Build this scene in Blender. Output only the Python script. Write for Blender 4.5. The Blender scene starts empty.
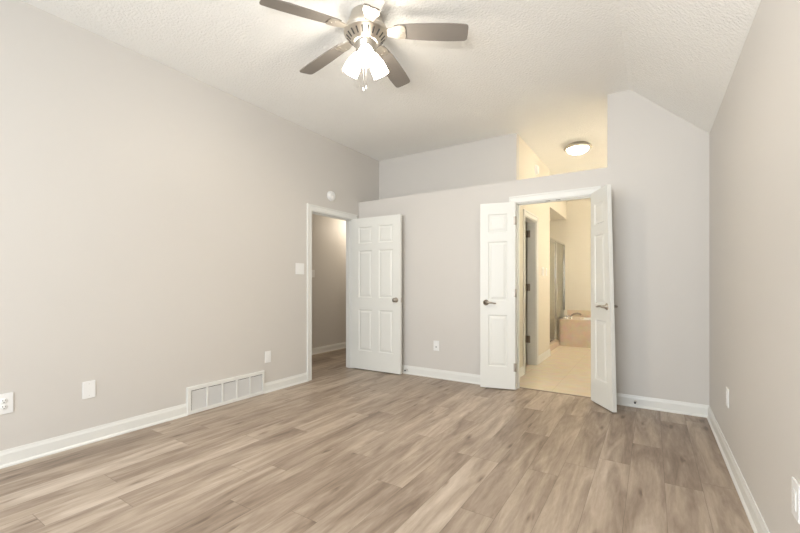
import bpy, bmesh, math, random
from mathutils import Vector, Matrix
random.seed(7)
PI = math.pi
C = bpy.context.scene.collection
S = bpy.context.scene

# ------------------------------------------------------------ camera, light, exposure
PSI = 0.5699                                   # the camera looks this far left of +Y
cd = bpy.data.cameras.new('camera'); cam = bpy.data.objects.new('camera', cd); C.objects.link(cam)
cam.location = (0, 0, 1.1526); cam.rotation_euler = (PI/2, 0, PSI)
cd.sensor_width = 36; cd.lens = 392.4/800*36; cd.shift_y = 17.1/800; cd.clip_start = 0.02
S.camera = cam

w = bpy.data.worlds.new('sky'); S.world = w; w.use_nodes = True
w.node_tree.nodes['Background'].inputs[0].default_value = (0.85, 0.93, 1, 1)
w.node_tree.nodes['Background'].inputs[1].default_value = 1.0
S.view_settings.view_transform = 'Standard'; S.view_settings.look = 'None'
S.view_settings.gamma = 1; S.view_settings.use_curve_mapping = False
S.view_settings.exposure = 0.07

def lamp(name, kind, loc, energy, color, rot=(0,0,0), size=(1,1), radius=.1):
    d = bpy.data.lights.new(name, kind); o = bpy.data.objects.new(name, d); C.objects.link(o)
    o.location = loc; o.rotation_euler = rot; d.energy = energy; d.color = color
    if kind == 'AREA': d.shape = 'RECTANGLE'; d.size, d.size_y = size
    else: d.shadow_soft_size = radius
    return o
# daylight through the windows of the rear wall, behind the camera
lamp('window_daylight', 'AREA', (-2.0, -2.37, 1.42), 76, (.895,.96,1.03), (PI/2,0,0), (1.7,1.6))
lamp('window_daylight', 'AREA', (-.50, -2.37, 1.42), 67, (.895,.96,1.03), (PI/2,0,0), (1.2,1.6))
# the photographer's flash, held above the camera and turned up to the ceiling
fl_ = lamp('camera_flash', 'SPOT', (-.25, -.15, 1.60), 150, (1,.98,.95), radius=.07)
fl_.data.spot_size = math.radians(115); fl_.data.spot_blend = 1
fl_.rotation_euler = Vector((-.65, 2.3, 1.95)).to_track_quat('-Z', 'Y').to_euler()
# unseen warm fill lamps, added at the right wall to brighten the bathroom
lamp('bathroom_fill_light', 'AREA', (.33, 7.45, 1.75), 165, (1,.91,.73), (0,-PI/2,0), (.25,1.1))
lamp('bathroom_fill_light', 'AREA', (.33, 5.25, 1.80), 20, (1,.91,.73), (0,-PI/2,0), (.25,.8))
lamp('hall_light', 'POINT', (-4.22, 5.66, 2.20), 15, (1,.88,.72), radius=.1)

# ------------------------------------------------------------ main dimensions (metres)
XL, XR, YB, Y2, YR = -3.428, .420, 4.281, 4.770, -2.30
ZC, ZL, ZR, XC = 2.982, 2.279, 2.443, -.165      # ceiling, ledge, low side of the slope, crease
XB = -1.378                                      # left wall of the bathroom (and its upper part)
YE, XH = 8.56, -4.63                             # far wall of the bathroom, far wall of the hall

# ------------------------------------------------------------ materials
def nt(name):
    m = bpy.data.materials.new(name); m.use_nodes = True
    t = m.node_tree; return m, t, t.nodes['Principled BSDF']
def lin(r, g, b):
    f = lambda c: (c/255/12.92) if c/255 <= .04045 else ((c/255+.055)/1.055)**2.4
    return (f(r), f(g), f(b), 1)
def paint(name, col, rough=.6, bump=0, scale=120, dist=.002, var=.03, metal=0):
    m, t, b = nt(name); N, L = t.nodes, t.links
    g = N.new('ShaderNodeNewGeometry')
    n = N.new('ShaderNodeTexNoise'); n.inputs['Scale'].default_value = 2.2; n.inputs['Detail'].default_value = 3
    L.new(g.outputs['Position'], n.inputs['Vector'])
    r = N.new('ShaderNodeMixRGB'); r.inputs[1].default_value = tuple(c*(1-var) for c in col[:3])+(1,)
    r.inputs[2].default_value = tuple(min(1, c*(1+var)) for c in col[:3])+(1,)
    L.new(n.outputs['Fac'], r.inputs[0]); L.new(r.outputs[0], b.inputs['Base Color'])
    b.inputs['Roughness'].default_value = rough; b.inputs['Metallic'].default_value = metal
    if bump:
        n2 = N.new('ShaderNodeTexNoise'); n2.inputs['Scale'].default_value = scale; n2.inputs['Detail'].default_value = 4
        L.new(g.outputs['Position'], n2.inputs['Vector'])
        bp = N.new('ShaderNodeBump'); bp.inputs['Strength'].default_value = bump; bp.inputs['Distance'].default_value = dist
        L.new(n2.outputs['Fac'], bp.inputs['Height']); L.new(bp.outputs[0], b.inputs['Normal'])
    return m
def glow(name, col, strength):
    m, t, b = nt(name); b.inputs['Base Color'].default_value = (.9,.9,.88,1)
    b.inputs['Emission Color'].default_value = col; b.inputs['Emission Strength'].default_value = strength
    b.inputs['Roughness'].default_value = .4
    return m

M = {}
M['wall'] = paint('greige_wall_paint', (.660,.632,.592,1), .55, .12, 220, .001, .012)
M['bathwall'] = paint('bathroom_wall_paint', (.735,.69,.60,1), .6, .1, 220, .001, .012)
M['white'] = paint('white_trim_paint', (.80,.80,.765,1), .32, var=.008)
M['door'] = paint('white_door_paint', (.80,.80,.755,1), .42, var=.008)
M['plastic'] = paint('white_plastic', (.87,.87,.855,1), .35, var=.005)
M['dark'] = paint('dark_slot', (.03,.028,.025,1), .6)
M['ceiling'] = paint('textured_ceiling_paint', (.91,.90,.865,1), .85, .95, 55, .008, .02)
M['nickel'] = paint('brushed_nickel', (.62,.58,.52,1), .28, var=.04, metal=1)
M['chrome'] = paint('chrome', (.75,.75,.74,1), .12, var=.02, metal=1)
M['bronze'] = paint('aged_hinge_metal', (.30,.26,.22,1), .4, var=.1, metal=.8)
M['arm'] = paint('satin_nickel', (.58,.53,.46,1), .5, var=.04, metal=1)
M['handle'] = paint('satin_handle_metal', (.40,.36,.31,1), .34, var=.04, metal=1)
M['louver'] = paint('grey_louver_paint', (.72,.71,.69,1), .5, var=.02)
M['blade'] = paint('taupe_fan_blade', (.225,.20,.175,1), .42, .1, 60, .001, .06)
M['shade'] = glow('lit_frosted_glass', (1,.93,.82,1), 22.0)
M['bowl'] = glow('lit_frosted_bowl', (1,.87,.66,1), 20.0)
M['rubber'] = paint('dark_rubber', (.10,.095,.09,1), .6)

def plank_floor():
    m, t, b = nt('vinyl_plank_floor'); N, L = t.nodes, t.links
    def mt(op, a, bb=None, cc=None):
        n = N.new('ShaderNodeMath'); n.operation = op
        for i, v in enumerate((a, bb, cc)):
            if v is None: continue
            if isinstance(v, (int, float)): n.inputs[i].default_value = v
            else: L.new(v, n.inputs[i])
        return n.outputs[0]
    def wn(x, y=None):
        c = N.new('ShaderNodeCombineXYZ')
        L.new(x, c.inputs[0])
        if y is not None: L.new(y, c.inputs[1])
        n = N.new('ShaderNodeTexWhiteNoise'); n.noise_dimensions = '2D'; L.new(c.outputs[0], n.inputs['Vector'])
        return n
    g = N.new('ShaderNodeNewGeometry'); s = N.new('ShaderNodeSeparateXYZ'); L.new(g.outputs['Position'], s.inputs[0])
    W, LEN = .178, 1.22
    xs = mt('DIVIDE', mt('ADD', s.outputs[0], 20.05), W); row = mt('FLOOR', xs); fx = mt('FRACT', xs)
    off = mt('MULTIPLY', wn(row).outputs['Value'], 7.3)
    ys = mt('ADD', mt('DIVIDE', mt('ADD', s.outputs[1], 20.), LEN), off); col = mt('FLOOR', ys); fy = mt('FRACT', ys)
    rn = wn(row, col); rnd = rn.outputs['Value']
    # fine grain, different on every plank, stretched along it
    c = N.new('ShaderNodeCombineXYZ')
    L.new(mt('ADD', s.outputs[0], mt('MULTIPLY', rnd, 37.)), c.inputs[0])
    L.new(mt('MULTIPLY', s.outputs[1], .13), c.inputs[1]); L.new(mt('MULTIPLY', rnd, 11.), c.inputs[2])
    def noise(vec, sc, det, dis=0, rough=.55):
        n = N.new('ShaderNodeTexNoise'); n.inputs['Scale'].default_value = sc; n.inputs['Detail'].default_value = det
        n.inputs['Distortion'].default_value = dis; n.inputs['Roughness'].default_value = rough
        L.new(vec, n.inputs['Vector']); return n.outputs['Fac']
    g0 = noise(c.outputs[0], 3.2, 3, .5); g1 = noise(c.outputs[0], 11, 5, 1.1); g2 = noise(c.outputs[0], 60, 5, .3, .65)
    # knots: sparse stretched cells
    kv = N.new('ShaderNodeCombineXYZ')
    L.new(mt('ADD', mt('MULTIPLY', s.outputs[0], 6.), mt('MULTIPLY', g1, .7)), kv.inputs[0])
    L.new(mt('ADD', mt('MULTIPLY', s.outputs[1], 1.5), mt('MULTIPLY', rnd, 5.)), kv.inputs[1])
    def wn_col(v):
        q = N.new('ShaderNodeSeparateColor'); L.new(v.outputs['Color'], q.inputs[0]); return q.outputs[0]
    vo = N.new('ShaderNodeTexVoronoi'); vo.voronoi_dimensions = '2D'; vo.inputs['Scale'].default_value = 1.0
    L.new(kv.outputs[0], vo.inputs['Vector'])
    kn = mt('SUBTRACT', 1, mt('MINIMUM', 1, mt('DIVIDE', vo.outputs['Distance'], .12)))
    kn = mt('MULTIPLY', mt('MULTIPLY', mt('POWER', kn, 1.3), mt('LESS_THAN', wn_col(vo), .45)), .40)
    tone = mt('ADD', mt('MULTIPLY', mt('SUBTRACT', rnd, .5), .22), mt('ADD', mt('ADD', mt('MULTIPLY', g1, 1.05), mt('MULTIPLY', g0, .55)), mt('MULTIPLY', g2, .40)))
    tone = mt('SUBTRACT', tone, mt('ADD', kn, .50))
    cr = N.new('ShaderNodeValToRGB'); e = cr.color_ramp.elements
    e[0].position = .12; e[0].color = lin(112,96,82)
    e[1].position = .92; e[1].color = lin(206,192,177)
    k = e.new(.38); k.color = lin(149,132,116)
    k = e.new(.62); k.color = lin(177,161,144)
    L.new(tone, cr.inputs[0])
    # seams
    sx = mt('MINIMUM', fx, mt('SUBTRACT', 1, fx)); sy = mt('MINIMUM', fy, mt('SUBTRACT', 1, fy))
    seam = mt('MAXIMUM', mt('LESS_THAN', sx, .007), mt('LESS_THAN', sy, .0012))
    mx = N.new('ShaderNodeMixRGB'); L.new(mt('MULTIPLY', seam, .45), mx.inputs[0]); L.new(cr.outputs[0], mx.inputs[1])
    mx.inputs[2].default_value = lin(70,56,44); L.new(mx.outputs[0], b.inputs['Base Color'])
    b.inputs['Roughness'].default_value = .42; b.inputs['Specular IOR Level'].default_value = .45
    bp = N.new('ShaderNodeBump'); bp.inputs['Strength'].default_value = .25; bp.inputs['Distance'].default_value = .001
    L.new(mt('SUBTRACT', mt('MULTIPLY', g2, .5), seam), bp.inputs['Height']); L.new(bp.outputs[0], b.inputs['Normal'])
    return m
M['planks'] = plank_floor()
def tile(name, c1, c2, grout, sx, rough=.3, axes=(0,1), mortar=.004):
    m, t, b = nt(name); N, L = t.nodes, t.links
    g = N.new('ShaderNodeNewGeometry'); s = N.new('ShaderNodeSeparateXYZ'); L.new(g.outputs['Position'], s.inputs[0])
    c = N.new('ShaderNodeCombineXYZ'); L.new(s.outputs[axes[0]], c.inputs[0]); L.new(s.outputs[axes[1]], c.inputs[1])
    br = N.new('ShaderNodeTexBrick'); br.offset = 0; L.new(c.outputs[0], br.inputs['Vector'])
    br.inputs['Scale'].default_value = 1; br.inputs['Brick Width'].default_value = sx; br.inputs['Row Height'].default_value = sx
    br.inputs['Mortar Size'].default_value = mortar; br.inputs['Color1'].default_value = c1; br.inputs['Color2'].default_value = c2
    br.inputs['Mortar'].default_value = grout
    n = N.new('ShaderNodeTexNoise'); n.inputs['Scale'].default_value = 9; n.inputs['Detail'].default_value = 5
    L.new(g.outputs['Position'], n.inputs['Vector'])
    mx = N.new('ShaderNodeMixRGB'); mx.blend_type = 'OVERLAY'; mx.inputs[0].default_value = .25
    L.new(br.outputs['Color'], mx.inputs[1]); L.new(n.outputs['Color'], mx.inputs[2]); L.new(mx.outputs[0], b.inputs['Base Color'])
    b.inputs['Roughness'].default_value = rough
    return m
M['floortile'] = tile('beige_floor_tile', (.70,.61,.48,1), (.72,.63,.50,1), (.62,.53,.41,1), .45)
M['tubtile'] = tile('rose_beige_tile', (.63,.51,.395,1), (.65,.53,.41,1), (.62,.53,.42,1), .305, .3, (0,2))
M['decktile'] = tile('rose_beige_deck_tile', (.63,.51,.395,1), (.65,.53,.41,1), (.62,.53,.42,1), .305, .3, (0,1))
m, t, b = nt('shower_glass'); b.inputs['Roughness'].default_value = .08; b.inputs['Alpha'].default_value = .22
b.inputs['Base Color'].default_value = (.42,.43,.34,1); M['glass'] = m

# ------------------------------------------------------------ mesh helpers
class MB:
    def __init__(s): s.bm = bmesh.new(); s.mats = []
    def mi(s, mat):
        if mat not in s.mats: s.mats.append(mat)
        return s.mats.index(mat)
    def face(s, pts, mat):
        vs = [s.bm.verts.new(p) for p in pts]
        f = s.bm.faces.new(vs); f.material_index = s.mi(mat); return f
    def box(s, a, b, mat, bev=0, mtx=None):
        r = bmesh.ops.create_cube(s.bm, size=1)
        vs = r['verts']
        for v in vs:
            v.co = Vector([(a[i]+b[i])/2 + v.co[i]*(b[i]-a[i]) for i in range(3)])
        fs = {f for v in vs for f in v.link_faces}
        i = s.mi(mat)
        for f in fs: f.material_index = i
        if bev:
            r = bmesh.ops.bevel(s.bm, geom=list({e for v in vs for e in v.link_edges}), offset=bev, segments=2, affect='EDGES', profile=.6)
            vs = list({v for f in r['faces'] for v in f.verts} | {v for v in vs if v.is_valid})
            for f in {f for v in vs for f in v.link_faces}: f.material_index = i
        if mtx is not None:
            for v in vs: v.co = mtx @ v.co
        return s
    def lathe(s, prof, mat, mtx=Matrix(), n=32, smooth=True, cap=True):
        rings = []
        for r, z in prof:
            if r < 1e-6: rings.append([s.bm.verts.new(mtx @ Vector((0,0,z)))])
            else: rings.append([s.bm.verts.new(mtx @ Vector((r*math.cos(2*PI*k/n), r*math.sin(2*PI*k/n), z))) for k in range(n)])
        i = s.mi(mat)
        for A, B in zip(rings, rings[1:]):
            for k in range(n):
                k2 = (k+1) % n
                if len(A) == 1 and len(B) == 1: continue
                if len(A) == 1: vs = [A[0], B[k], B[k2]]
                elif len(B) == 1: vs = [A[k], A[k2], B[0]]
                else: vs = [A[k], A[k2], B[k2], B[k]]
                f = s.bm.faces.new(vs); f.material_index = i; f.smooth = smooth
        if cap:
            for R in (rings[0], rings[-1]):
                if len(R) > 1:
                    f = s.bm.faces.new(R); f.material_index = i
        return s
    def tube(s, pts, rad, mat, n=12):
        pts = [Vector(p) for p in pts]; rings = []
        rads = rad if isinstance(rad, (list, tuple)) else [rad]*len(pts)
        for k, p in enumerate(pts):
            d = (pts[min(k+1, len(pts)-1)] - pts[max(k-1, 0)]).normalized()
            u = d.cross(Vector((0,0,1)) if abs(d.z) < .9 else Vector((1,0,0))).normalized(); v = d.cross(u)
            rings.append([s.bm.verts.new(p + rads[k]*(math.cos(2*PI*j/n)*u + math.sin(2*PI*j/n)*v)) for j in range(n)])
        i = s.mi(mat)
        for A, B in zip(rings, rings[1:]):
            for j in range(n):
                f = s.bm.faces.new([A[j], A[(j+1)%n], B[(j+1)%n], B[j]]); f.material_index = i; f.smooth = True
        for R in (rings[0], rings[-1]):
            f = s.bm.faces.new(R); f.material_index = i
        return s
    def prism(s, prof, A, B, nrm, mat):
        """extrude a (out, up) profile from A to B; nrm points into the room"""
        A, B, nrm = Vector(A), Vector(B), Vector(nrm); up = Vector((0,0,1))
        a = [s.bm.verts.new(A + nrm*o + up*z) for o, z in prof]; b = [s.bm.verts.new(B + nrm*o + up*z) for o, z in prof]
        i = s.mi(mat); n = len(prof)
        for k in range(n):
            f = s.bm.faces.new([a[k], a[(k+1)%n], b[(k+1)%n], b[k]]); f.material_index = i
        for R in (a, b):
            f = s.bm.faces.new(R); f.material_index = i
        return s
    def slab(s, outline, z0, z1, mat, mtx=Matrix(), bev=0):
        lo = [s.bm.verts.new(mtx @ Vector((x, y, z0))) for x, y in outline]
        hi = [s.bm.verts.new(mtx @ Vector((x, y, z1))) for x, y in outline]
        i = s.mi(mat); n = len(outline)
        for k in range(n):
            f = s.bm.faces.new([lo[k], lo[(k+1)%n], hi[(k+1)%n], hi[k]]); f.material_index = i
        for R in (lo, hi):
            f = s.bm.faces.new(R); f.material_index = i
        return s
    def obj(s, name, parent=None, loc=None, rotz=0):
        bmesh.ops.recalc_face_normals(s.bm, faces=s.bm.faces[:])
        me = bpy.data.meshes.new(name); s.bm.to_mesh(me); s.bm.free()
        for mt_ in s.mats: me.materials.append(mt_)
        o = bpy.data.objects.new(name, me); C.objects.link(o)
        if parent: o.parent = parent
        if loc: o.location = loc
        if rotz: o.rotation_euler.z = rotz
        return o
def tag(o, label, cat, kind=None, group=None):
    o['label'] = label; o['category'] = cat
    if kind: o['kind'] = kind
    if group: o['group'] = group
    return o
def struct(o, label, cat): return tag(o, label, cat, 'structure')
def thing(name, label, cat, loc, rotz=0, group=None):
    o = bpy.data.objects.new(name, None); C.objects.link(o); o.empty_display_size = .05
    o.location = loc; o.rotation_euler = (0, 0, rotz)
    return tag(o, label, cat, group=group)

# ------------------------------------------------------------ floors and ceiling
f = MB()
f.box((XL, YR, -.03), (XR, 4.372, 0), M['planks'])
f.box((XH-.02, 2.2, -.03), (XL, 7.2, 0), M['planks'])
struct(f.obj('floor'), 'grey-brown wood-look vinyl plank floor running into the hall', 'floor')
struct(MB().box((-2.62, 4.372, -.03), (XR, YE+.1, 0), M['floortile']).obj('floor_bathroom'), 'beige tiled bathroom floor beyond the open double door', 'floor')
struct(MB().box((-1.262, 4.360, 0), (-.468, 4.384, .004), M['bronze']).obj('trim_threshold'), 'thin dark threshold strip between plank floor and bathroom tile', 'threshold')

c = MB()
prof = [(XH-.1, ZC), (XC-.05, ZC), (XC-.015, ZC-.006), (XC+.02, ZC-.025), (XC+.05, ZC-.052), (XR+.02, ZR-.018), (XR+.02, ZC+.1), (XH-.1, ZC+.1)]
for y0, y1 in ((YR-.1, YE+.1),):
    a = [c.bm.verts.new((x, y0, z)) for x, z in prof]; b2 = [c.bm.verts.new((x, y1, z)) for x, z in prof]
    i = c.mi(M['ceiling'])
    for k in range(len(prof)):
        ff = c.bm.faces.new([a[k], a[(k+1)%len(prof)], b2[(k+1)%len(prof)], b2[k]]); ff.material_index = i
    c.bm.faces.new(a); c.bm.faces.new(b2)
struct(c.obj('ceiling'), 'off-white textured ceiling that slopes down to the right wall', 'ceiling')

# ------------------------------------------------------------ walls
HD0, HD1, HT = 3.372, 4.165, 2.032         # hall door opening on the left wall: y, y, top
DD0, DD1, DT = -1.248, -.482, 2.037        # double door opening on the back wall: x, x, top
TW = .115
w_ = MB()
w_.box((XL-TW, YR-.1, 0), (XL, HD0, ZC), M['wall'])
w_.box((XL-TW, HD0, HT), (XL, HD1, ZC), M['wall'])
w_.box((XL-TW, HD1, 0), (XL, Y2+.1, ZC), M['wall'])
struct(w_.obj('wall_left'), 'long greige left wall with the hall doorway', 'wall')
w_ = MB()
w_.box((XL, YB, 0), (DD0, YB+TW, ZL), M['wall'])
w_.box((DD0, YB, DT), (DD1, YB+TW, ZL), M['wall'])
w_.box((DD1, YB, 0), (-.36, YB+TW, ZL), M['wall'])
w_.box((-.36, YB, 0), (XR, YB+TW, ZC), M['wall'])
w_.box((XL, YB+TW, ZL-.1), (XB, Y2, ZL), M['wall'])
struct(w_.obj('wall_back'), 'greige back wall with plant ledge and double door opening', 'wall')
struct(MB().box((XL-TW, Y2, ZL-.1), (XB, Y2+.1, ZC), M['wall']).obj('wall_upper'), 'set back upper wall behind the plant ledge', 'wall')
struct(MB().box((XR, YR-.1, 0), (XR+.1, YE+.1, ZC), M['wall']).obj('wall_right'), 'greige right wall under the sloped ceiling', 'wall')
w_ = MB()
wins = [(-2.85, -1.15), (-1.1, .1)]; wz0, wz1 = .62, 2.22
w_.box((XL-TW, YR-.1, 0), (XR, YR, wz0), M['wall']); w_.box((XL-TW, YR-.1, wz1), (XR, YR, ZC), M['wall'])
for a_, b_ in ((XL-TW, -2.85), (-1.15, -1.1), (.1, XR)): w_.box((a_, YR-.1, wz0), (b_, YR, wz1), M['wall'])
struct(w_.obj('wall_rear'), 'greige rear wall with two windows, behind the viewer', 'wall')
for k, (a_, b_) in enumerate(wins):
    q = MB()
    for (p0, p1) in (((a_, wz0), (a_+.05, wz1)), ((b_-.05, wz0), (b_, wz1)), ((a_, wz0), (b_, wz0+.05)), ((a_, wz1-.05), (b_, wz1)), ((a_, (wz0+wz1)/2-.02), (b_, (wz0+wz1)/2+.02))):
        q.box((p0[0], YR-.06, p0[1]), (p1[0], YR-.02, p1[1]), M['white'])
    struct(q.obj('window_%d' % (k+1)), ('wide', 'narrow')[k] + ' white framed rear window', 'window')
# hall
struct(MB().box((XH-.1, 2.1, 0), (XH, 7.3, ZC), M['wall']).obj('wall_hall'), 'shaded greige hall wall seen through the left doorway', 'wall')
q = MB(); q.box((XH-.1, 2.1, 0), (XL-TW, 2.2, ZC), M['wall']); q.box((XH-.1, 7.2, 0), (XL-TW, 7.3, ZC), M['wall'])
q.box((XH, 2.2, 2.44), (XL-TW, 7.2, 2.5), M['ceiling']); q.box((XL-TW, Y2+.1, 0), (XL, 7.3, ZC), M['wall'])
struct(q.obj('wall_hall_end'), 'hall end walls and low hall ceiling', 'wall')
# bathroom left wall with the closet doorway
BD0, BD1, BT = 5.115, 5.715, 2.035
q = MB()
q.box((XB-TW, YB+TW, 0), (XB, BD0, ZL-.1), M['bathwall'])
q.box((XB-TW, Y2+.1, ZL-.1), (XB, BD0, ZC), M['bathwall'])
q.box((XB-TW, BD0, BT), (XB, BD1, ZC), M['bathwall'])
q.box((XB-TW, BD1, 0), (XB, 6.62, ZC), M['bathwall'])
q.box((-2.62, 6.52, 0), (XB-TW, 6.62, ZC), M['bathwall'])
struct(q.obj('wall_bathroom'), 'cream bathroom side wall with the closet doorway', 'wall')
q = MB(); q.box((-2.62, YB+TW, 0), (-2.52, 6.52, 2.3), M['wall']); q.box((-2.52, 4.87, 2.3), (XB-TW, 6.52, 2.36), M['wall'])
struct(q.obj('wall_closet'), 'dim closet wall beyond the bathroom side doorway', 'wall')
q = MB(); q.box((-2.62, YE, 0), (XR, YE+.1, ZC), M['bathwall']); q.box((-2.62, 6.62, 0), (-2.52, YE, ZC), M['bathwall'])
struct(q.obj('wall_bathroom_end'), 'cream far wall of the bathroom behind the tub', 'wall')
struct(MB().box((-2.52, 6.62, 2.46), (-1.455, YE, ZC), M['bathwall']).obj('trim_soffit'), 'dropped cream soffit above the shower', 'soffit')

# ------------------------------------------------------------ baseboards
BP = [(0, 0), (.021, 0), (.020, .010), (.014, .018), (.012, .020), (.012, .078), (.008, .092), (.006, .105), (0, .105)]
q = MB(); q.prism(BP, (XL, YR, 0), (XL, 1.883, 0), (1,0,0), M['white']); q.prism(BP, (XL, 2.692, 0), (XL, HD0-.068, 0), (1,0,0), M['white'])
struct(q.obj('baseboard_left'), 'white baseboard along the left wall, broken by the grille', 'baseboard')
q = MB(); q.prism(BP, (XL+.02, YB, 0), (DD0-.068, YB, 0), (0,-1,0), M['white']); q.prism(BP, (DD1+.068, YB, 0), (XR, YB, 0), (0,-1,0), M['white'])
struct(q.obj('baseboard_back'), 'white baseboard along the back wall', 'baseboard')
struct(MB().prism(BP, (XR, YR, 0), (XR, YB-.02, 0), (-1,0,0), M['white']).obj('baseboard_right'), 'white baseboard along the right wall', 'baseboard')
struct(MB().prism(BP, (XH, 2.2, 0), (XH, 7.2, 0), (1,0,0), M['white']).obj('baseboard_hall'), 'white baseboard along the hall wall', 'baseboard')
q = MB(); q.prism(BP, (XB, YB+TW, 0), (XB, BD0-.068, 0), (1,0,0), M['white']); q.prism(BP, (XB, BD1+.068, 0), (XB, 6.62, 0), (1,0,0), M['white'])
struct(q.obj('baseboard_bathroom'), 'white baseboard along the bathroom side wall', 'baseboard')

# ------------------------------------------------------------ door casings (local frame: x along the wall, -y into the room)
def casing(name, x0, x1, top, depth, mtx, label, both=False, stop=True):
    q = MB(); m_ = M['white']; cw = .066
    sides = [(-1, 0)] + ([(1, depth)] if both else [])
    for sg, y in sides:
        def bx(a, b, t): q.box((a[0], min(y, y+sg*t), a[1]), (b[0], max(y, y+sg*t), b[1]), m_, .0025, mtx)
        bx((x0-cw+.017, 0), (x0+.004, top-.004), .014); bx((x1-.004, 0), (x1+cw-.017, top-.004), .014); bx((x0-cw+.017, top-.004), (x1+cw-.017, top+cw-.017), .014)
        bx((x0-cw, 0), (x0-cw+.017, top+cw-.017), .020); bx((x1+cw-.017, 0), (x1+cw, top+cw-.017), .020); bx((x0-cw, top+cw-.017), (x1+cw, top+cw), .020)
    jt = .014
    q.box((x0-.001, 0, 0), (x0+jt, depth+.001, top-jt), m_, 0, mtx); q.box((x1-jt, 0, 0), (x1+.001, depth+.001, top-jt), m_, 0, mtx)
    q.box((x0-.001, 0, top-jt), (x1+.001, depth+.001, top+.001), m_, 0, mtx)
    if stop:
        q.box((x0+jt, .045, 0), (x0+jt+.01, .075, top-jt), m_, 0, mtx); q.box((x1-jt-.01, .045, 0), (x1-jt, .075, top-jt), m_, 0, mtx)
        q.box((x0+jt, .045, top-jt-.01), (x1-jt, .075, top-jt), m_, 0, mtx)
    return struct(q.obj(name), label, 'door casing')
RZ = lambda a: Matrix.Rotation(a, 4, 'Z')
casing('trim_1', HD0, HD1, HT, TW, Matrix.Translation((XL, 0, 0)) @ RZ(PI/2), 'white casing of the hall doorway in the left wall')
tc = casing('trim_2', DD0, DD1, DT, TW, Matrix.Translation((0, YB, 0)), 'white casing of the double door opening in the back wall')
casing('trim_3', BD0, BD1, BT, TW, Matrix.Translation((XB, 0, 0)) @ RZ(PI/2), 'white casing of the closet doorway inside the bathroom', stop=False)
for dx in (-.05, .05):
    MB().box((-.865+dx-.022, YB+.012, DT-.018), (-.865+dx+.022, YB+.036, DT-.0138), M['bronze']).obj('strike_plate', tc)

# ------------------------------------------------------------ panel doors (local: hinge at x=0, leaf along +x, thickness along y, front -y)
def panel_door(name, W, H, T, rects, z0=.012, twist=0):
    q = MB(); xs = sorted({0, W, *[r[0] for r in rects], *[r[2] for r in rects]}); zs = sorted({0, H, *[r[1] for r in rects], *[r[3] for r in rects]})
    mat = M['door']
    for y, sg in ((-T/2, 1), (T/2, -1)):
        for i in range(len(xs)-1):
            for j in range(len(zs)-1):
                x0, x1, a0, a1 = xs[i], xs[i+1], zs[j], zs[j+1]; cx, cz = (x0+x1)/2, (a0+a1)/2
                if any(r[0] < cx < r[2] and r[1] < cz < r[3] for r in rects): continue
                q.face([(x0, y, a0), (x1, y, a0), (x1, y, a1), (x0, y, a1)], mat)
        for r in rects:
            prev = None
            for ins, dp in ((0, 0), (.010, .008), (.018, .008), (.040, .002)):
                ring = [(r[0]+ins, y+sg*dp, r[1]+ins), (r[2]-ins, y+sg*dp, r[1]+ins), (r[2]-ins, y+sg*dp, r[3]-ins), (r[0]+ins, y+sg*dp, r[3]-ins)]
                if prev:
                    for k in range(4): q.face([prev[k], prev[(k+1)%4], ring[(k+1)%4], ring[k]], mat)
                prev = ring
            q.face(prev, mat)
    q.face([(0,-T/2,0),(0,T/2,0),(0,T/2,H),(0,-T/2,H)], mat); q.face([(W,-T/2,0),(W,T/2,0),(W,T/2,H),(W,-T/2,H)], mat)
    q.face([(0,-T/2,0),(W,-T/2,0),(W,T/2,0),(0,T/2,0)], mat); q.face([(0,-T/2,H),(W,-T/2,H),(W,T/2,H),(0,T/2,H)], mat)
    bmesh.ops.remove_doubles(q.bm, verts=q.bm.verts[:], dist=1e-5)
    for v in q.bm.verts:
        if twist:
            a = twist*(v.co.z/H); x, y = v.co.x, v.co.y
            v.co.x, v.co.y = x*math.cos(a)-y*math.sin(a), x*math.sin(a)+y*math.cos(a)
        v.co.z += z0
    return q.obj(name)
def hinges(par, T, zs, x=-.004, side=1):
    for z in zs:
        h = MB(); h.tube([(x, side*(T/2+.004), z-.045), (x, side*(T/2+.004), z+.045)], .0075, M['handle'], 10)
        h.box((x, side*T/2-.001, z-.045), (x+.022, side*T/2+.0015, z+.045), M['handle'])
        h.obj('hinge', par)
RX = lambda a: Matrix.Rotation(a, 4, 'X')
def rose(q, x, z, y, sg, mat):
    mtx = Matrix.Translation((x, y, z)) @ RX(PI/2 if sg < 0 else -PI/2)
    q.lathe([(0,0), (.032,0), (.032,.004), (.028,.010), (.014,.014), (.012,.040), (.012,.05), (0,.05)], mat, mtx, 24, cap=False)
def lever(par, x, z, T, d, ang=0):
    for sg in (-1, 1):
        q = MB(); y = sg*T/2; rose(q, x, z, y, sg, M['handle'])
        yy = y + sg*.046
        q.tube([(x-d*.008, yy, z), (x+d*.02, yy+sg*.004, z+.003), (x+d*.055, yy+sg*.004, z+.001), (x+d*.09, yy, z-.006), (x+d*.112, yy-sg*.002, z-.006)], [.011, .0105, .009, .008, .006], M['handle'], 12)
        o = q.obj('lever_handle', par)
        if ang:
            o.rotation_euler.z = ang
    return
def knob(par, x, z, T):
    for sg in (-1, 1):
        q = MB(); mtx = Matrix.Translation((x, sg*T/2, z)) @ RX(PI/2 if sg < 0 else -PI/2)
        q.lathe([(0,0), (.032,0), (.032,.004), (.027,.009), (.013,.012), (.012,.028), (.020,.034), (.0275,.045), (.0275,.054), (.020,.064), (0,.067)], M['handle'], mtx, 28, cap=False)
        q.obj('door_knob', par)
T = .035
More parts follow.
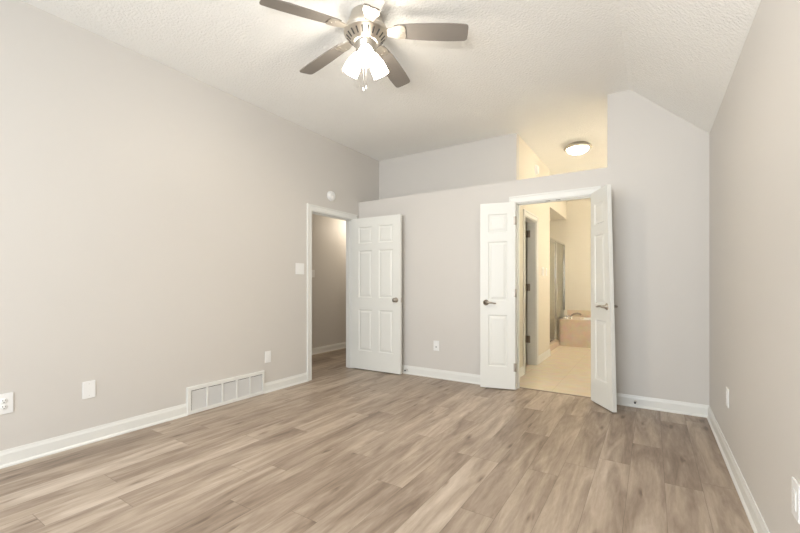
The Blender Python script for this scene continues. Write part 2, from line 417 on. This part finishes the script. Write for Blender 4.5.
# hall door, six panels
DW, DH = .770, 2.014
st, mid = .115, .11
pw = (DW-2*st-mid)/2
rects = []
for x0 in (st, st+pw+mid):
    rects += [(x0, .245, x0+pw, .795), (x0, .955, x0+pw, 1.58), (x0, 1.675, x0+pw, 1.895)]
d1 = struct(panel_door('door_1', DW, DH, T, rects), 'white six-panel hall door standing open against the back wall', 'door')
d1.location = (XL+.004, 4.150, 0); d1.rotation_euler.z = math.radians(1.6)
knob(d1, DW-.065, .945, T)
MB().box((DW-.0005, -.0125, .915), (DW+.0015, .0125, .975), M['nickel']).obj('latch_plate', d1)
hinges(d1, T, (.22, 1.05, 1.83))
# double door, three panels a leaf
LW, LH = .372, 2.02
rl = [(.085, .235, LW-.085, .80), (.085, .955, LW-.085, 1.60), (.085, 1.70, LW-.085, 1.90)]
d2 = struct(panel_door('door_2', LW, LH, T, rl), 'white three-panel left leaf of the double door, folded back to the wall', 'door')
d2.location = (DD0+.012, YB-.043, 0); d2.rotation_euler.z = PI+math.radians(14)
lever(d2, LW-.062, .945, T, -1); hinges(d2, T, (.25, 1.05, 1.83), x=-.004, side=1)
MB().box((LW-.0005, -.0125, .915), (LW+.0015, .0125, .975), M['nickel']).obj('latch_plate', d2)
d3 = struct(panel_door('door_3', LW, LH, T, rl, twist=math.radians(-8)), 'white three-panel right leaf of the double door, swung out into the bedroom', 'door')
d3.location = (DD1-.004, YB-.022, 0); d3.rotation_euler.z = math.radians(-55)
lever(d3, LW-.062, .945, T, -1, math.radians(-3)); hinges(d3, T, (.25, 1.05, 1.83), x=-.004, side=1)
# closet door inside the bathroom, open into the closet, hinged at the far jamb
d4 = struct(panel_door('door_4', .58, 2.01, T, [(.08, .24, .25, .80), (.33, .24, .50, .80), (.08, .95, .25, 1.58), (.33, .95, .50, 1.58), (.08, 1.68, .25, 1.89), (.33, 1.68, .50, 1.89)]), 'white closet door open into the dark closet', 'door')
d4.location = (XB-TW-.030, BD1+.02, 0); d4.rotation_euler.z = math.radians(172)
for z in (.36, 1.10, 1.86):
    q = MB(); q.box((XB-TW-.006-d4.location.x, -.005, z-.05), (XB-TW+.040-d4.location.x, -.001, z+.05), M['bronze']); q.tube([(.018, -.006, z-.05), (.018, -.006, z+.05)], .009, M['bronze'], 10)
    o = q.obj('hinge', d4); o.matrix_parent_inverse = Matrix(); o.rotation_euler.z = math.radians(-172)
    o.location = RZ(math.radians(-172)) @ Vector((0, BD1-.014-d4.location.y, 0))

# ------------------------------------------------------------ ceiling fan
FX, FY = -1.637, 2.123
fan = thing('ceiling_fan', 'five-blade brushed nickel ceiling fan with three lit glass shades', 'ceiling fan', (FX, FY, ZC))
NK = M['nickel']
q = MB().lathe([(0,0), (.100,0), (.104,-.012), (.110,-.035), (.126,-.070), (.142,-.100), (.147,-.118), (.143,-.126), (0,-.126)], NK, n=48, cap=False)
q.obj('motor_housing', fan)
q = MB().lathe([(0,-.124), (.144,-.124), (.149,-.130), (.146,-.138), (.140,-.141), (.090,-.192), (.078,-.198), (0,-.198)], NK, n=48, cap=False)
for k in range(20):
    a = 2*PI*(k+.5)/20
    mtx = RZ(a) @ Matrix.Translation((.116, 0, -.1655)) @ Matrix.Rotation(-math.atan2(.051, .050), 4, 'Y')
    q.box((-.020, -.0048, -.003), (.020, .0048, .003), M['dark'], 0, mtx)
q.obj('vent_ring', fan)
q = MB().lathe([(0,-.195), (.066,-.195), (.074,-.201), (.074,-.207), (.067,-.211), (.067,-.252), (.060,-.266), (.036,-.276), (0,-.279)], NK, n=40, cap=False)
q.obj('switch_housing', fan)
PH0 = 6.7718
pitch = math.radians(13)
ZB = -.110; DROOP = math.radians(3.9)
outl = []
prof_b = [(.195,.044), (.225,.053), (.31,.062), (.43,.068), (.56,.070), (.64,.067), (.672,.064), (.684,.057), (.689,.042), (.690,.0)]
outl = [(r, -h_) for r, h_ in prof_b] + [(r, h_) for r, h_ in reversed(prof_b[:-1])]
arm_o = [(.10,-.026), (.15,-.028), (.19,-.040), (.225,-.054), (.268,-.048), (.276,-.022), (.270,0), (.276,.022), (.268,.048), (.225,.054), (.19,.040), (.15,.028), (.10,.026)]
def blade_mesh(k):
    mtx = RZ(PH0 + k*2*PI/5) @ Matrix.Translation((0,0,ZB)) @ Matrix.Rotation(DROOP, 4, 'Y') @ RX(-pitch)
    b_ = MB().slab(outl, -.003, .003, M['blade'], mtx).obj('blade', fan)
    a_ = MB().slab(arm_o, -.010, -.0035, M['arm'], mtx)
    for rr, yy in ((.235, -.03), (.235, .03), (.25, 0)):
        a_.lathe([(0,-.0135), (.006,-.012), (.006,-.010), (0,-.010)], NK, mtx @ Matrix.Translation((rr, yy, 0)), 10, cap=False)
    a_.obj('blade_arm', fan)
for k in range(5): blade_mesh(k)
az0 = PSI + math.radians(-84)                 # one shade faces the viewer
for k in range(3):
    a = az0 + k*2*PI/3
    tilt = math.radians(31)
    base = RZ(a) @ Matrix.Translation((.044, 0, -.236)) @ Matrix.Rotation(-tilt, 4, 'Y')
    h = MB().lathe([(0,.012), (.022,.010), (.027,-.002), (.027,-.03), (0,-.03)], NK, base, 24, cap=False)
    h.obj('lamp_holder', fan)
    g_ = MB().lathe([(.025,-.018), (.031,-.032), (.042,-.060), (.051,-.095), (.055,-.130), (.056,-.162), (.053,-.162), (.052,-.130), (.048,-.095), (.039,-.060), (.028,-.034), (.023,-.022)], M['shade'], base, 32, cap=False)
    sh = g_.obj('lamp_shade', fan)
    bl = MB().lathe([(0,-.028), (.012,-.03), (.014,-.05), (.028,-.085), (.030,-.10), (.022,-.122), (0,-.130)], M['shade'], base, 20, cap=False)
    bl.obj('bulb', sh)
for k in range(3):
    a = az0 + k*2*PI/3
    fb = lamp('fan_bulb_light', 'SPOT', (FX+.14*math.cos(a), FY+.14*math.sin(a), ZC-.40), 17, (1,.88,.72), Vector((math.cos(a)*.35, math.sin(a)*.35, -1)).to_track_quat('-Z','Y').to_euler(), radius=.045).data
    fb.spot_size = math.radians(170); fb.spot_blend = .6
for dx, zz in ((-.012, -.520), (.006, -.508)):
    p = RZ(PSI) @ Vector((dx, -.05, 0))
    q = MB().tube([(p.x, p.y, -.270), (p.x, p.y, zz)], .0016, NK, 6)
    q.lathe([(0,0), (.004,-.003), (.005,-.014), (.003,-.024), (0,-.026)], M['plastic'], Matrix.Translation((p.x, p.y, zz)), 10, cap=False)
    q.obj('pull_chain', fan)

# ------------------------------------------------------------ flush ceiling light of the bathroom
fl = thing('flush_ceiling_light', 'round flush ceiling light with nickel rim glowing above the ledge', 'ceiling light', (-.815, 5.60, ZC))
MB().lathe([(0,0), (.12,0), (.135,-.014), (.162,-.034), (.172,-.046), (.170,-.054), (.145,-.066), (.136,-.060), (.134,-.04), (0,-.03)], M['arm'], n=48, cap=False).obj('rim', fl)
MB().lathe([(.138,-.048), (.134,-.068), (.114,-.094), (.078,-.114), (.03,-.123), (0,-.124)], M['bowl'], n=40, cap=False).obj('glass_bowl', fl)
MB().lathe([(0,-.122), (.012,-.123), (.013,-.128), (.007,-.134), (.006,-.142), (0,-.146)], NK, n=16, cap=False).obj('finial', fl)

# ------------------------------------------------------------ smoke detectors
def detector(loc, mtx, r, label, nm='smoke_detector'):
    t_ = thing(nm, label, 'smoke detector', loc)
    MB().lathe([(0,0), (r,0), (r,.010), (r*.97,.014), (0,.014)], M['plastic'], mtx, 40, cap=False).obj('base_plate', t_)
    q = MB().lathe([(0,.013), (r*.9,.013), (r*.9,.026), (r*.80,.036), (r*.5,.040), (0,.041)], M['plastic'], mtx, 40, cap=False)
    q.lathe([(r*.84,.030), (r*.865,.0315), (r*.84,.0325)], M['louver'], mtx, 40, cap=False)
    q.obj('cover', t_)
    MB().lathe([(0,.040), (.009,.0405), (.009,.043), (0,.0435)], M['louver'], mtx, 16, cap=False).obj('test_button', t_)
detector((XL, 3.718, 2.262), Matrix.Rotation(PI/2, 4, 'Y'), .064, 'round white smoke detector above the hall doorway')
detector((XB, 5.708, 2.76), Matrix.Rotation(PI/2, 4, 'Y'), .07, 'white alarm seen edge-on above the ledge, on the lit side wall')

# ------------------------------------------------------------ wall plates
def plate(loc, rz, wd, ht, kind, label, name=None, group=None):
    cat = {'outlet': 'outlet', 'decora': 'outlet', 'blank': 'wall plate', 'switch': 'light switch', 'jack': 'outlet'}[kind]
    nm = name or {'outlet': 'wall_outlet', 'decora': 'wall_outlet', 'blank': 'blank_wall_plate', 'switch': 'light_switch', 'jack': 'wall_outlet'}[kind]
    t_ = thing(nm, label, cat, loc, rz, group)
    P = M['plastic']
    q = MB().box((-wd/2, -.007, -ht/2), (wd/2, 0, ht/2), P, .003)
    if kind == 'blank':
        for sz in (-.042, .042):
            q.lathe([(0,.0072), (.0035,.0072), (.0035,.006), (0,.006)], M['louver'], Matrix.Translation((0, 0, sz)) @ RX(PI/2), 10, cap=False)
    q.obj('cover_plate', t_)
    if kind == 'outlet':
        for sz in (-.0195, .0195):
            q = MB().lathe([(0,.010), (.0165,.010), (.0172,.009), (.0172,.004), (0,.004)], P, Matrix.Translation((0, 0, sz)) @ RX(PI/2), 24, cap=False)
            for sx in (-.0063, .0063): q.box((sx-.0011, -.0104, sz-.001), (sx+.0011, -.0098, sz+.008), M['dark'])
            q.lathe([(0,.0104), (.0026,.0104), (.0026,.0098), (0,.0098)], M['dark'], Matrix.Translation((0, 0, sz-.009)) @ RX(PI/2), 10, cap=False)
            q.obj('receptacle', t_)
    if kind == 'decora':
        q = MB().box((-.0165, -.0095, -.0335), (.0165, -.004, .0335), P, .0015)
        for sz in (-.017, .017):
            for sx in (-.0063, .0063): q.box((sx-.0011, -.0100, sz-.001), (sx+.0011, -.0094, sz+.008), M['louver'])
            q.lathe([(0,.0100), (.0026,.0100), (.0026,.0094), (0,.0094)], M['louver'], Matrix.Translation((0, 0, sz-.009)) @ RX(PI/2), 10, cap=False)
        q.obj('receptacle', t_)
    if kind == 'jack':
        q = MB().box((-.0165, -.0095, -.0335), (.0165, -.004, .0335), P, .0015)
        for sz in (-.014,):
            q.box((-.0075, -.0100, sz-.006), (.0075, -.0093, sz+.006), M['rubber'])
        q.obj('receptacle', t_)
    if kind == 'switch':
        n = max(1, round(wd/.062)-0) if wd > .09 else 1
        for k in range(n):
            x = (k-(n-1)/2)*.046
            q = MB().box((x-.0165, -.0095, -.0335), (x+.0165, -.004, .0335), P, .0015)
            q.box((x-.0145, -.0125, .002), (x+.0145, -.008, .030), P, .001)
            q.obj('rocker', t_)
LW_ = PI/2
plate((XL, .732, .397), LW_, .088, .128, 'outlet', 'white duplex outlet cut by the left edge of the view, left wall')
plate((XL, 1.176, .386), LW_, .078, .124, 'blank', 'blank white wall plate on the left wall, between outlet and grille')
plate((XL, 2.748, .376), LW_, .074, .122, 'decora', 'white outlet on the left wall above the far end of the grille')
plate((XL, 3.198, 1.325), LW_, .130, .128, 'switch', 'white double light switch beside the hall doorway')
plate((XH, 4.60, 1.315), LW_, .076, .122, 'switch', 'white single light switch on the hall wall, seen through the doorway')
plate((-2.214, YB, .393), 0, .076, .122, 'jack', 'white jack plate on the back wall between the two open doors')
plate((XR, 3.30, .413), -LW_, .076, .122, 'decora', 'white outlet on the right wall near the back corner')
plate((XR, 1.860, .413), -LW_, .080, .128, 'decora', 'white outlet cut by the right edge of the view, right wall')
plate((XB, 6.13, 1.335), LW_, .125, .125, 'switch', 'double light switch on the bathroom wall, beside the closet casing')
plate((XB, 6.36, 1.335), LW_, .076, .122, 'switch', 'single light switch on the bathroom wall, nearest the shower')

# ------------------------------------------------------------ return-air grille
gy0, gy1, gz1 = 1.883, 2.692, .243
GW = gy1-gy0
gr = thing('return_air_grille', 'long white return-air grille with five louvred bays at the foot of the left wall', 'vent', (XL, (gy0+gy1)/2, 0), LW_)
q = MB(); e = .020
bars = [-GW/2, *[(-GW/2+.032) + k*(GW-.050)/5 for k in range(6)], GW/2]
fr = lambda a, b, d=.020: q.box((a[0], -d, a[1]), (b[0], 0, b[1]), M['white'], .003)
fr((-GW/2, .002), (GW/2, .034)); fr((-GW/2, gz1-.034), (GW/2, gz1)); fr((-GW/2, .034), (-GW/2+.034, gz1-.034)); fr((GW/2-.022, .034), (GW/2, gz1-.034))
for k in range(1, 5): fr((bars[1+k]-.008, .034), (bars[1+k]+.008, gz1-.034), .018)
q.obj('frame', gr)
MB().box((-GW/2+.02, -.0025, .02), (GW/2-.02, -.001, gz1-.02), M['dark']).obj('duct_back', gr)
for k in range(5):
    q = MB(); x0, x1 = bars[1+k]+.009, bars[2+k]-.009
    if k == 0: x0 += 0
    for j in range(13):
        z = .041 + j*.0128
        q.box((x0, -.0007, -.0085), (x1, .0007, .0085), M['louver'], 0, Matrix.Translation((0, -.0095, z)) @ RX(math.radians(-35)))
    q.obj('louver_bay', gr)

# ------------------------------------------------------------ door stops on the back baseboard
def stop(x, label):
    t_ = thing('door_stop', label, 'door stop', (x, YB-.012, .053))
    q = MB().lathe([(0,0), (.011,0), (.011,.004), (.005,.006), (0,.006)], NK, RX(PI/2), 16, cap=False)
    q.tube([(0,-.004,0), (0,-.045,0)], .0045, NK, 10); q.obj('shaft', t_)
    MB().lathe([(0,.043), (.0085,.043), (.0095,.048), (.0085,.057), (0,.058)], M['rubber'], RX(PI/2), 16, cap=False).obj('bumper', t_)
stop(-.128, 'small dark-tipped door stop on the back baseboard right of the double door')
stop(-2.628, 'small dark-tipped door stop on the back baseboard beside the hall door edge')

# ------------------------------------------------------------ bathtub and shower
ty0, ty1, tz = 7.74, YE-.004, .49
tx0, tx1 = -1.44, XR-.004
tb = thing('bathtub', 'drop-in bathtub in a rose-beige tiled surround at the end of the bathroom', 'bathtub', ((tx0+tx1)/2, (ty0+ty1)/2, 0))
o0 = Vector(tb.location)
def tbx(q, a, b, mat, bev=0): q.box(Vector(a)-o0, Vector(b)-o0, mat, bev)
q = MB(); tbx(q, (tx0+.02, ty0, 0), (tx1, ty0+.04, tz-.03), M['tubtile']); tbx(q, (tx0, ty0+.02, 0), (tx0+.04, ty1, tz-.03), M['tubtile'])
q.obj('apron', tb)
q = MB()
tbx(q, (tx0, ty0-.01, tz-.03), (tx1, ty0+.13, tz), M['decktile'], .004); tbx(q, (tx0, ty1-.10, tz-.03), (tx1, ty1, tz), M['decktile'], .004)
tbx(q, (tx0, ty0+.1, tz-.03), (tx0+.34, ty1-.08, tz), M['decktile']); tbx(q, (tx1-.12, ty0+.1, tz-.03), (tx1, ty1-.08, tz), M['decktile'])
q.obj('deck', tb)
struct(MB().box((tx0, ty1-.012, tz+.001), (tx1, ty1, tz+.13), M['tubtile'], .002).obj('trim_backsplash'), 'band of rose-beige wall tile behind the tub', 'tile trim')
# basin: stacked rounded rings
q = MB(); bx0, bx1, by0, by1 = tx0+.30, tx1-.10, ty0+.115, ty1-.085
def ring(ins, z, n=40):
    cx, cy, rx, ry = (bx0+bx1)/2, (by0+by1)/2, (bx1-bx0)/2-ins, (by1-by0)/2-ins
    P_ = []
    for k in range(n):
        a = 2*PI*k/n; ca, sa = math.cos(a), math.sin(a); p_ = 4.5
        s_ = (abs(ca)**p_+abs(sa)**p_)**(-1/p_)
        P_.append(q.bm.verts.new(Vector((cx+rx*ca*s_, cy+ry*sa*s_, z))-o0))
    return P_
R_ = [ring(0, tz-.001), ring(.008, tz+.002), ring(.02, tz+.002), ring(.04, tz-.02), ring(.09, .18), ring(.14, .12), ring(.22, .11)]
i = q.mi(M['plastic'])
for A_, B_ in zip(R_, R_[1:]):
    for k in range(40):
        ff = q.bm.faces.new([A_[k], A_[(k+1)%40], B_[(k+1)%40], B_[k]]); ff.material_index = i; ff.smooth = True
q.bm.faces.new(R_[-1]).material_index = i
q.obj('basin', tb)
fa = thing('tub_faucet', 'chrome deck-mounted tub faucet with two handles on the tiled tub deck', 'faucet', (-1.265, ty0+.15, tz+.003))
q = MB().lathe([(0,0), (.030,0), (.028,.01), (.018,.02), (.016,.05), (0,.05)], M['chrome'], n=20, cap=False)
q.tube([(0,0,.03), (.008,.0,.065), (.045,.01,.095), (.10,.03,.108), (.145,.05,.100), (.165,.06,.082)], [.016,.016,.016,.016,.017,.017], M['bronze'], 14)
q.obj('spout', fa)
for p_ in ((-.085, -.03), (-.05, -.085)):
    q = MB().lathe([(0,0), (.026,0), (.024,.012), (.014,.022), (.013,.045), (.020,.052), (0,.056)], M['chrome'], Matrix.Translation((p_[0], p_[1], 0)), 20, cap=False)
    q.tube([(p_[0], p_[1], .05), (p_[0]+.05, p_[1]+.01, .065)], [.009,.006], M['chrome'], 10)
    q.obj('faucet_handle', fa)
# shower
SX = -1.50
sh = thing('shower_enclosure', 'chrome framed glass shower enclosure on a tiled curb beside the tub', 'shower', (SX, 6.64, 0))
o1 = Vector(sh.location)
def sb(q, a, b, mat, bev=0): q.box(Vector(a)-o1, Vector(b)-o1, mat, bev)
q = MB(); sb(q, (SX-.06, 6.625, 0), (SX+.058, 7.73, .11), M['tubtile'], .004); q.obj('curb', sh)
q = MB()
sb(q, (SX-.018, 6.625, 1.925), (SX+.018, YE-.002, 1.96), M['chrome'], .003)
sb(q, (SX-.018, 7.70, .12), (SX+.018, 7.735, 1.93), M['chrome'], .003)
sb(q, (SX-.018, YE-.030, tz+.125), (SX+.018, YE-.002, 1.93), M['chrome'], .003)
sb(q, (SX-.018, 7.735, tz+.002), (SX+.018, YE-.014, tz+.024), M['chrome'], .003)
sb(q, (SX-.018, 6.625, .11), (SX+.018, 6.65, 1.93), M['chrome'], .003)
q.obj('shower_frame', sh)
q = MB(); sb(q, (SX-.004, 7.735, tz+.02), (SX+.004, YE-.03, 1.93), M['glass']); q.obj('glass_panel', sh)
q = MB()
sb(q, (SX-.014, 6.655, .115), (SX+.014, 6.675, 1.92), M['chrome'], .002); sb(q, (SX-.014, 7.675, .115), (SX+.014, 7.697, 1.92), M['chrome'], .002)
sb(q, (SX-.014, 6.655, .115), (SX+.014, 7.697, .14), M['chrome'], .002); sb(q, (SX-.014, 6.655, 1.9), (SX+.014, 7.697, 1.92), M['chrome'], .002)
df = q.obj('shower_door_frame', sh)
q = MB(); sb(q, (SX-.003, 6.67, .135), (SX+.003, 7.68, 1.905), M['glass']); q.obj('door_glass', df)
q = MB(); q.tube([Vector((SX+.045, 7.62, .85))-o1, Vector((SX+.045, 7.62, 1.15))-o1], .008, M['chrome'], 10)
for z in (.87, 1.13): q.tube([Vector((SX, 7.62, z))-o1, Vector((SX+.045, 7.62, z))-o1], .006, M['chrome'], 8)
q.obj('door_pull', df)
